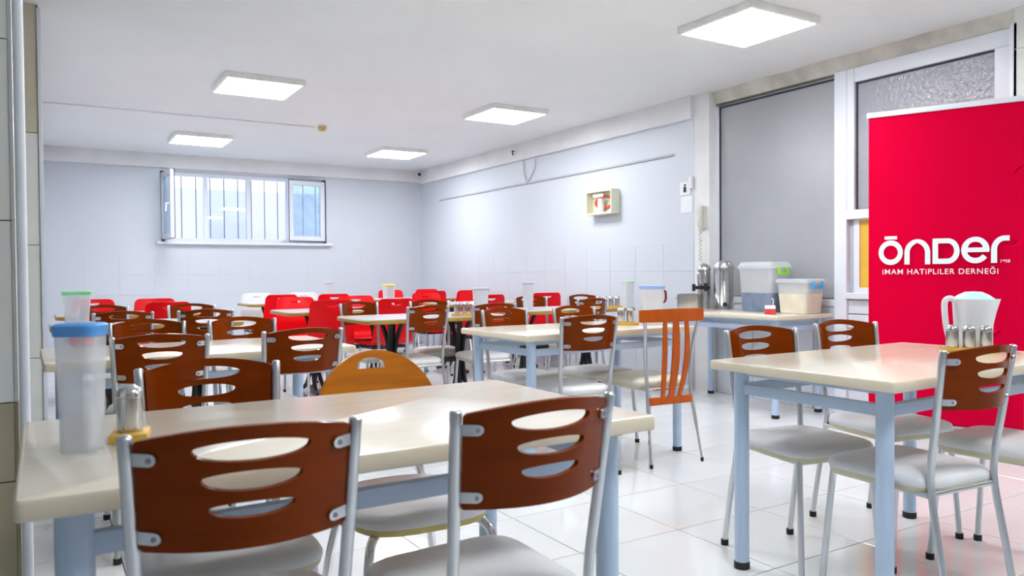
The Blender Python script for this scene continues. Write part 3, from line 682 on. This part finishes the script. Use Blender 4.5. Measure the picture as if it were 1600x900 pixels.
thing('tea_boiler', bo, 'slim stainless steel boiler with black taps beside the urn', 'boiler', (4.90, 4.84, ZT))
bm = bmesh.new(); ol = rrect(.18, .18, -.115, .115, .03, 4)
loft(bm, ol, [(.97, 0), (1, .006), (1, .13), (1.03, .133)], cap1=False); loft(bm, ol, [(1.03, .133), (.985, .13), (.98, .008)], cap0=False)
thing('steel_pan', [('pan', done(bm, 'pan', 'steel_dull'), []), ('handle', mtube('handle', 'chrome', [(-.082, -.03, .095), (-.105, -.03, .10), (-.105, .03, .10), (-.082, .03, .095)], .005, 8), [])], 'dull stainless steel pan under the boiler taps', 'pan', (4.685, 4.80, ZT), math.radians(-50))
def bin_specs(wx, wy, h, clip, load, lh, lidh=.03):
    ol = rrect(wx, wx, -wy/2, wy/2, .035, 4)
    bm = bmesh.new()
    loft(bm, ol, [(.83, 0), (.85, .006), (.99, h-.02), (1.02, h-.015)], cap1=False); loft(bm, ol, [(1.0, h-.015), (.965, h-.03), (.835, .008)], cap0=False)
    s1 = .85+.14*lh/h
    return [('bin_body', done(bm, 'bin_body', 'bin_clear'), [('contents', mloft('contents', load, ol, [(.845, .003), (.86, .008), (s1+.003, lh*.97), (s1*.7, lh), (s1*.2, lh+.01)]), [])]),
            ('lid', mloft('lid', 'bin_clear', ol, [(1.0, h-.02), (1.06, h-.018), (1.06, h), (.99, h+.008), (.95, h+lidh), (.9, h+lidh+.004)]), []),
            ('clip', mboxes('clip', clip, [(-.055, .055, -wy*.53-.012, -wy*.53+.004, h-.065, h-.050), (-.055, -.042, -wy*.53-.012, -wy*.53+.004, h-.05, h-.005), (.042, .055, -wy*.53-.012, -wy*.53+.004, h-.05, h-.005)]), [])]
thing('storage_bin', bin_specs(.24, .34, .36, 'clip_green', 'bin_load_blue', .155), 'tall clear bin with green clip and dark blue contents', 'bin', (4.90, 4.185, ZT))
thing('storage_bin', bin_specs(.22, .28, .25, 'clip_blue', 'bin_load_cream', .185, .008), 'lower clear bin with blue clip and cream contents', 'bin', (4.90, 3.845, ZT))
thing('drink_carton', [('carton', mbox('carton', 'carton_red', -.035, .035, -.028, .028, 0, .042, bev=.002), []), ('carton_top', mloft('carton_top', 'paper', [(-.035, -.028), (.035, -.028), (.035, .028), (-.035, .028)], [(1, .042), ((1, .6), .062), ((1, .1), .066)]), []),
     ('straw', mtube('straw', 'paper', [(.02, 0, .06), (.024, 0, .11), (.01, 0, .118)], .0035, 8), [])], 'small red and white drink carton with straw beside the bins', 'carton', (4.61, 3.885, ZT), math.radians(-40))

# ================================================================== BANNER
A = Vector((4.686, 3.138, 0)); B = Vector((5.020, 2.342, 0)); BW = (B-A).length
bth = math.atan2((B-A).y, (B-A).x)
def bp(s, z, off=0): return Vector((s, -off, z))          # local: x along the banner, -y towards the room
BH = 2.085
bn = obj('roll_up_banner', None, None, A, bth); tag(bn, 'tall red roll-up banner with white lettering', 'banner')
bm = bmesh.new(); NX, NZ = 16, 40; G = []
for i in range(NX+1):
    G.append([bm.verts.new((BW*i/NX, .006*math.sin(PI*i/NX)*math.sin(PI*j/NZ)+.003*math.sin(9*i/NX+5*j/NZ)*math.sin(PI*i/NX), .10+(BH-.10)*j/NZ)) for j in range(NZ+1)])
for i in range(NX):
    for j in range(NZ): bm.faces.new((G[i][j], G[i+1][j], G[i+1][j+1], G[i][j+1]))
bmesh.ops.solidify(bm, geom=bm.faces[:], thickness=.002)
fab = obj('fabric', done(bm, 'fabric', 'banner_red', 60), bn)
obj('top_rail', mbox('top_rail', 'white_pvc', -.012, BW+.005, -.012, .012, BH-.012, BH+.022, bev=.005), bn)
obj('cassette', mbox('cassette', 'steel', -.02, BW+.02, -.055, .055, .015, .10, bev=.02, seg=3), bn)
obj('foot', mboxes('foot', 'steel', [(.10, .14, -.14, .14, 0, .016), (BW-.14, BW-.10, -.14, .14, 0, .016)]), bn)
obj('pole', mtube('pole', 'steel', [(BW/2, .03, .08), (BW/2, .02, BH)], .009, 10), bn)
# logo: positions in banner units (s along, z up)
LOGO = dict(x0=.062, x1=.792, z0=1.140, z1=1.265, sx=.727/1470., ref=50.)
def lx(px): return .062+(px-50)*.727/1470*(1+.00002*(1470-px))
def lz(py): return 1.268-(py-110)*.163/275
def stroke_plate(bm, outline, holes=[]):
    o2 = [(lx(a), lz(b)) for a, b in outline]; h2 = [[(lx(a), lz(b)) for a, b in hl] for hl in holes]
    plate(bm, o2, h2, 0, lambda u, v: (Vector((u, -.0085, v)), Vector((0, -1, 0))), .0012)
letters = {}
letters['letter_o'] = ([arc(193, 250, 142, 135, 0, 354, 48)], [[arc(193, 250, 84, 78, 0, 354, 40)]])
letters['letter_o_bar'] = ([[(122, 70), (268, 70), (268, 106), (122, 106)]], [[]])
letters['letter_n'] = ([arc(502, 258, 148, 148, 180, 360, 28)+[(650, 382), (590, 382)]+[(590, 262)]+arc(502, 258, 88, 98, 0, -62, 8)+[(502, 148)]+arc(502, 258, 88, 98, -118, -180, 8)+[(414, 382), (354, 382)]], [[]])
letters['letter_d'] = ([[(675, 110), (845, 110)]+arc(845, 245, 133, 135, -90, 90, 24)+[(675, 380)]], [[[(738, 162), (845, 162)]+arc(845, 243, 72, 81, -90, 90, 20)+[(738, 324)]]])
eo = arc(1150, 240, 155, 138, -358, -22, 44)
letters['letter_e'] = ([[(1300, 262)]+arc(1150, 240, 155, 138, 0, -325, 44)+[(1230, 285)]+arc(1150, 244, 90, 78, 32, 165, 16)+[(1063, 262)]], [[arc(1150, 214, 80, 60, 180, 360, 16)]])
letters['letter_r'] = ([[(1320, 375), (1320, 245)]+arc(1465, 245, 145, 148, 180, 270, 14)+[(1518, 97), (1518, 150), (1470, 150)]+arc(1470, 235, 85, 85, -90, -180, 12)+[(1385, 375)]], [[]])
for nm, (outs, hs) in letters.items():
    bm = bmesh.new()
    for o_, h_ in zip(outs, hs): stroke_plate(bm, o_, h_)
    obj(nm, done(bm, nm, 'print_white'), fab)
def text(s, x0, x1, z0, name, parent, m='print_white', thick=.010, y=-.0085):
    cu = bpy.data.curves.new(name, 'FONT'); cu.body = s; cu.size = 1; cu.offset = thick; cu.space_character = 1.12; cu.extrude = .0
    to = bpy.data.objects.new(name, cu); C.objects.link(to)
    me = bpy.data.meshes.new_from_object(to); bpy.data.objects.remove(to)
    xs = [v.co.x for v in me.vertices]; a, b = min(xs), max(xs); k = (x1-x0)/(b-a)
    for v in me.vertices: v.co = Vector((x0+(v.co.x-a)*k, y, z0+v.co.y*k))
    me.materials.append(M[m]); return obj(name, me, parent)
text('iMAM HATiPLiLER DERNEĞi', .086, .730, 1.044, 'slogan', fab, thick=.002)
text('1958', .742, .790, lz(372), 'year', fab, thick=.01)
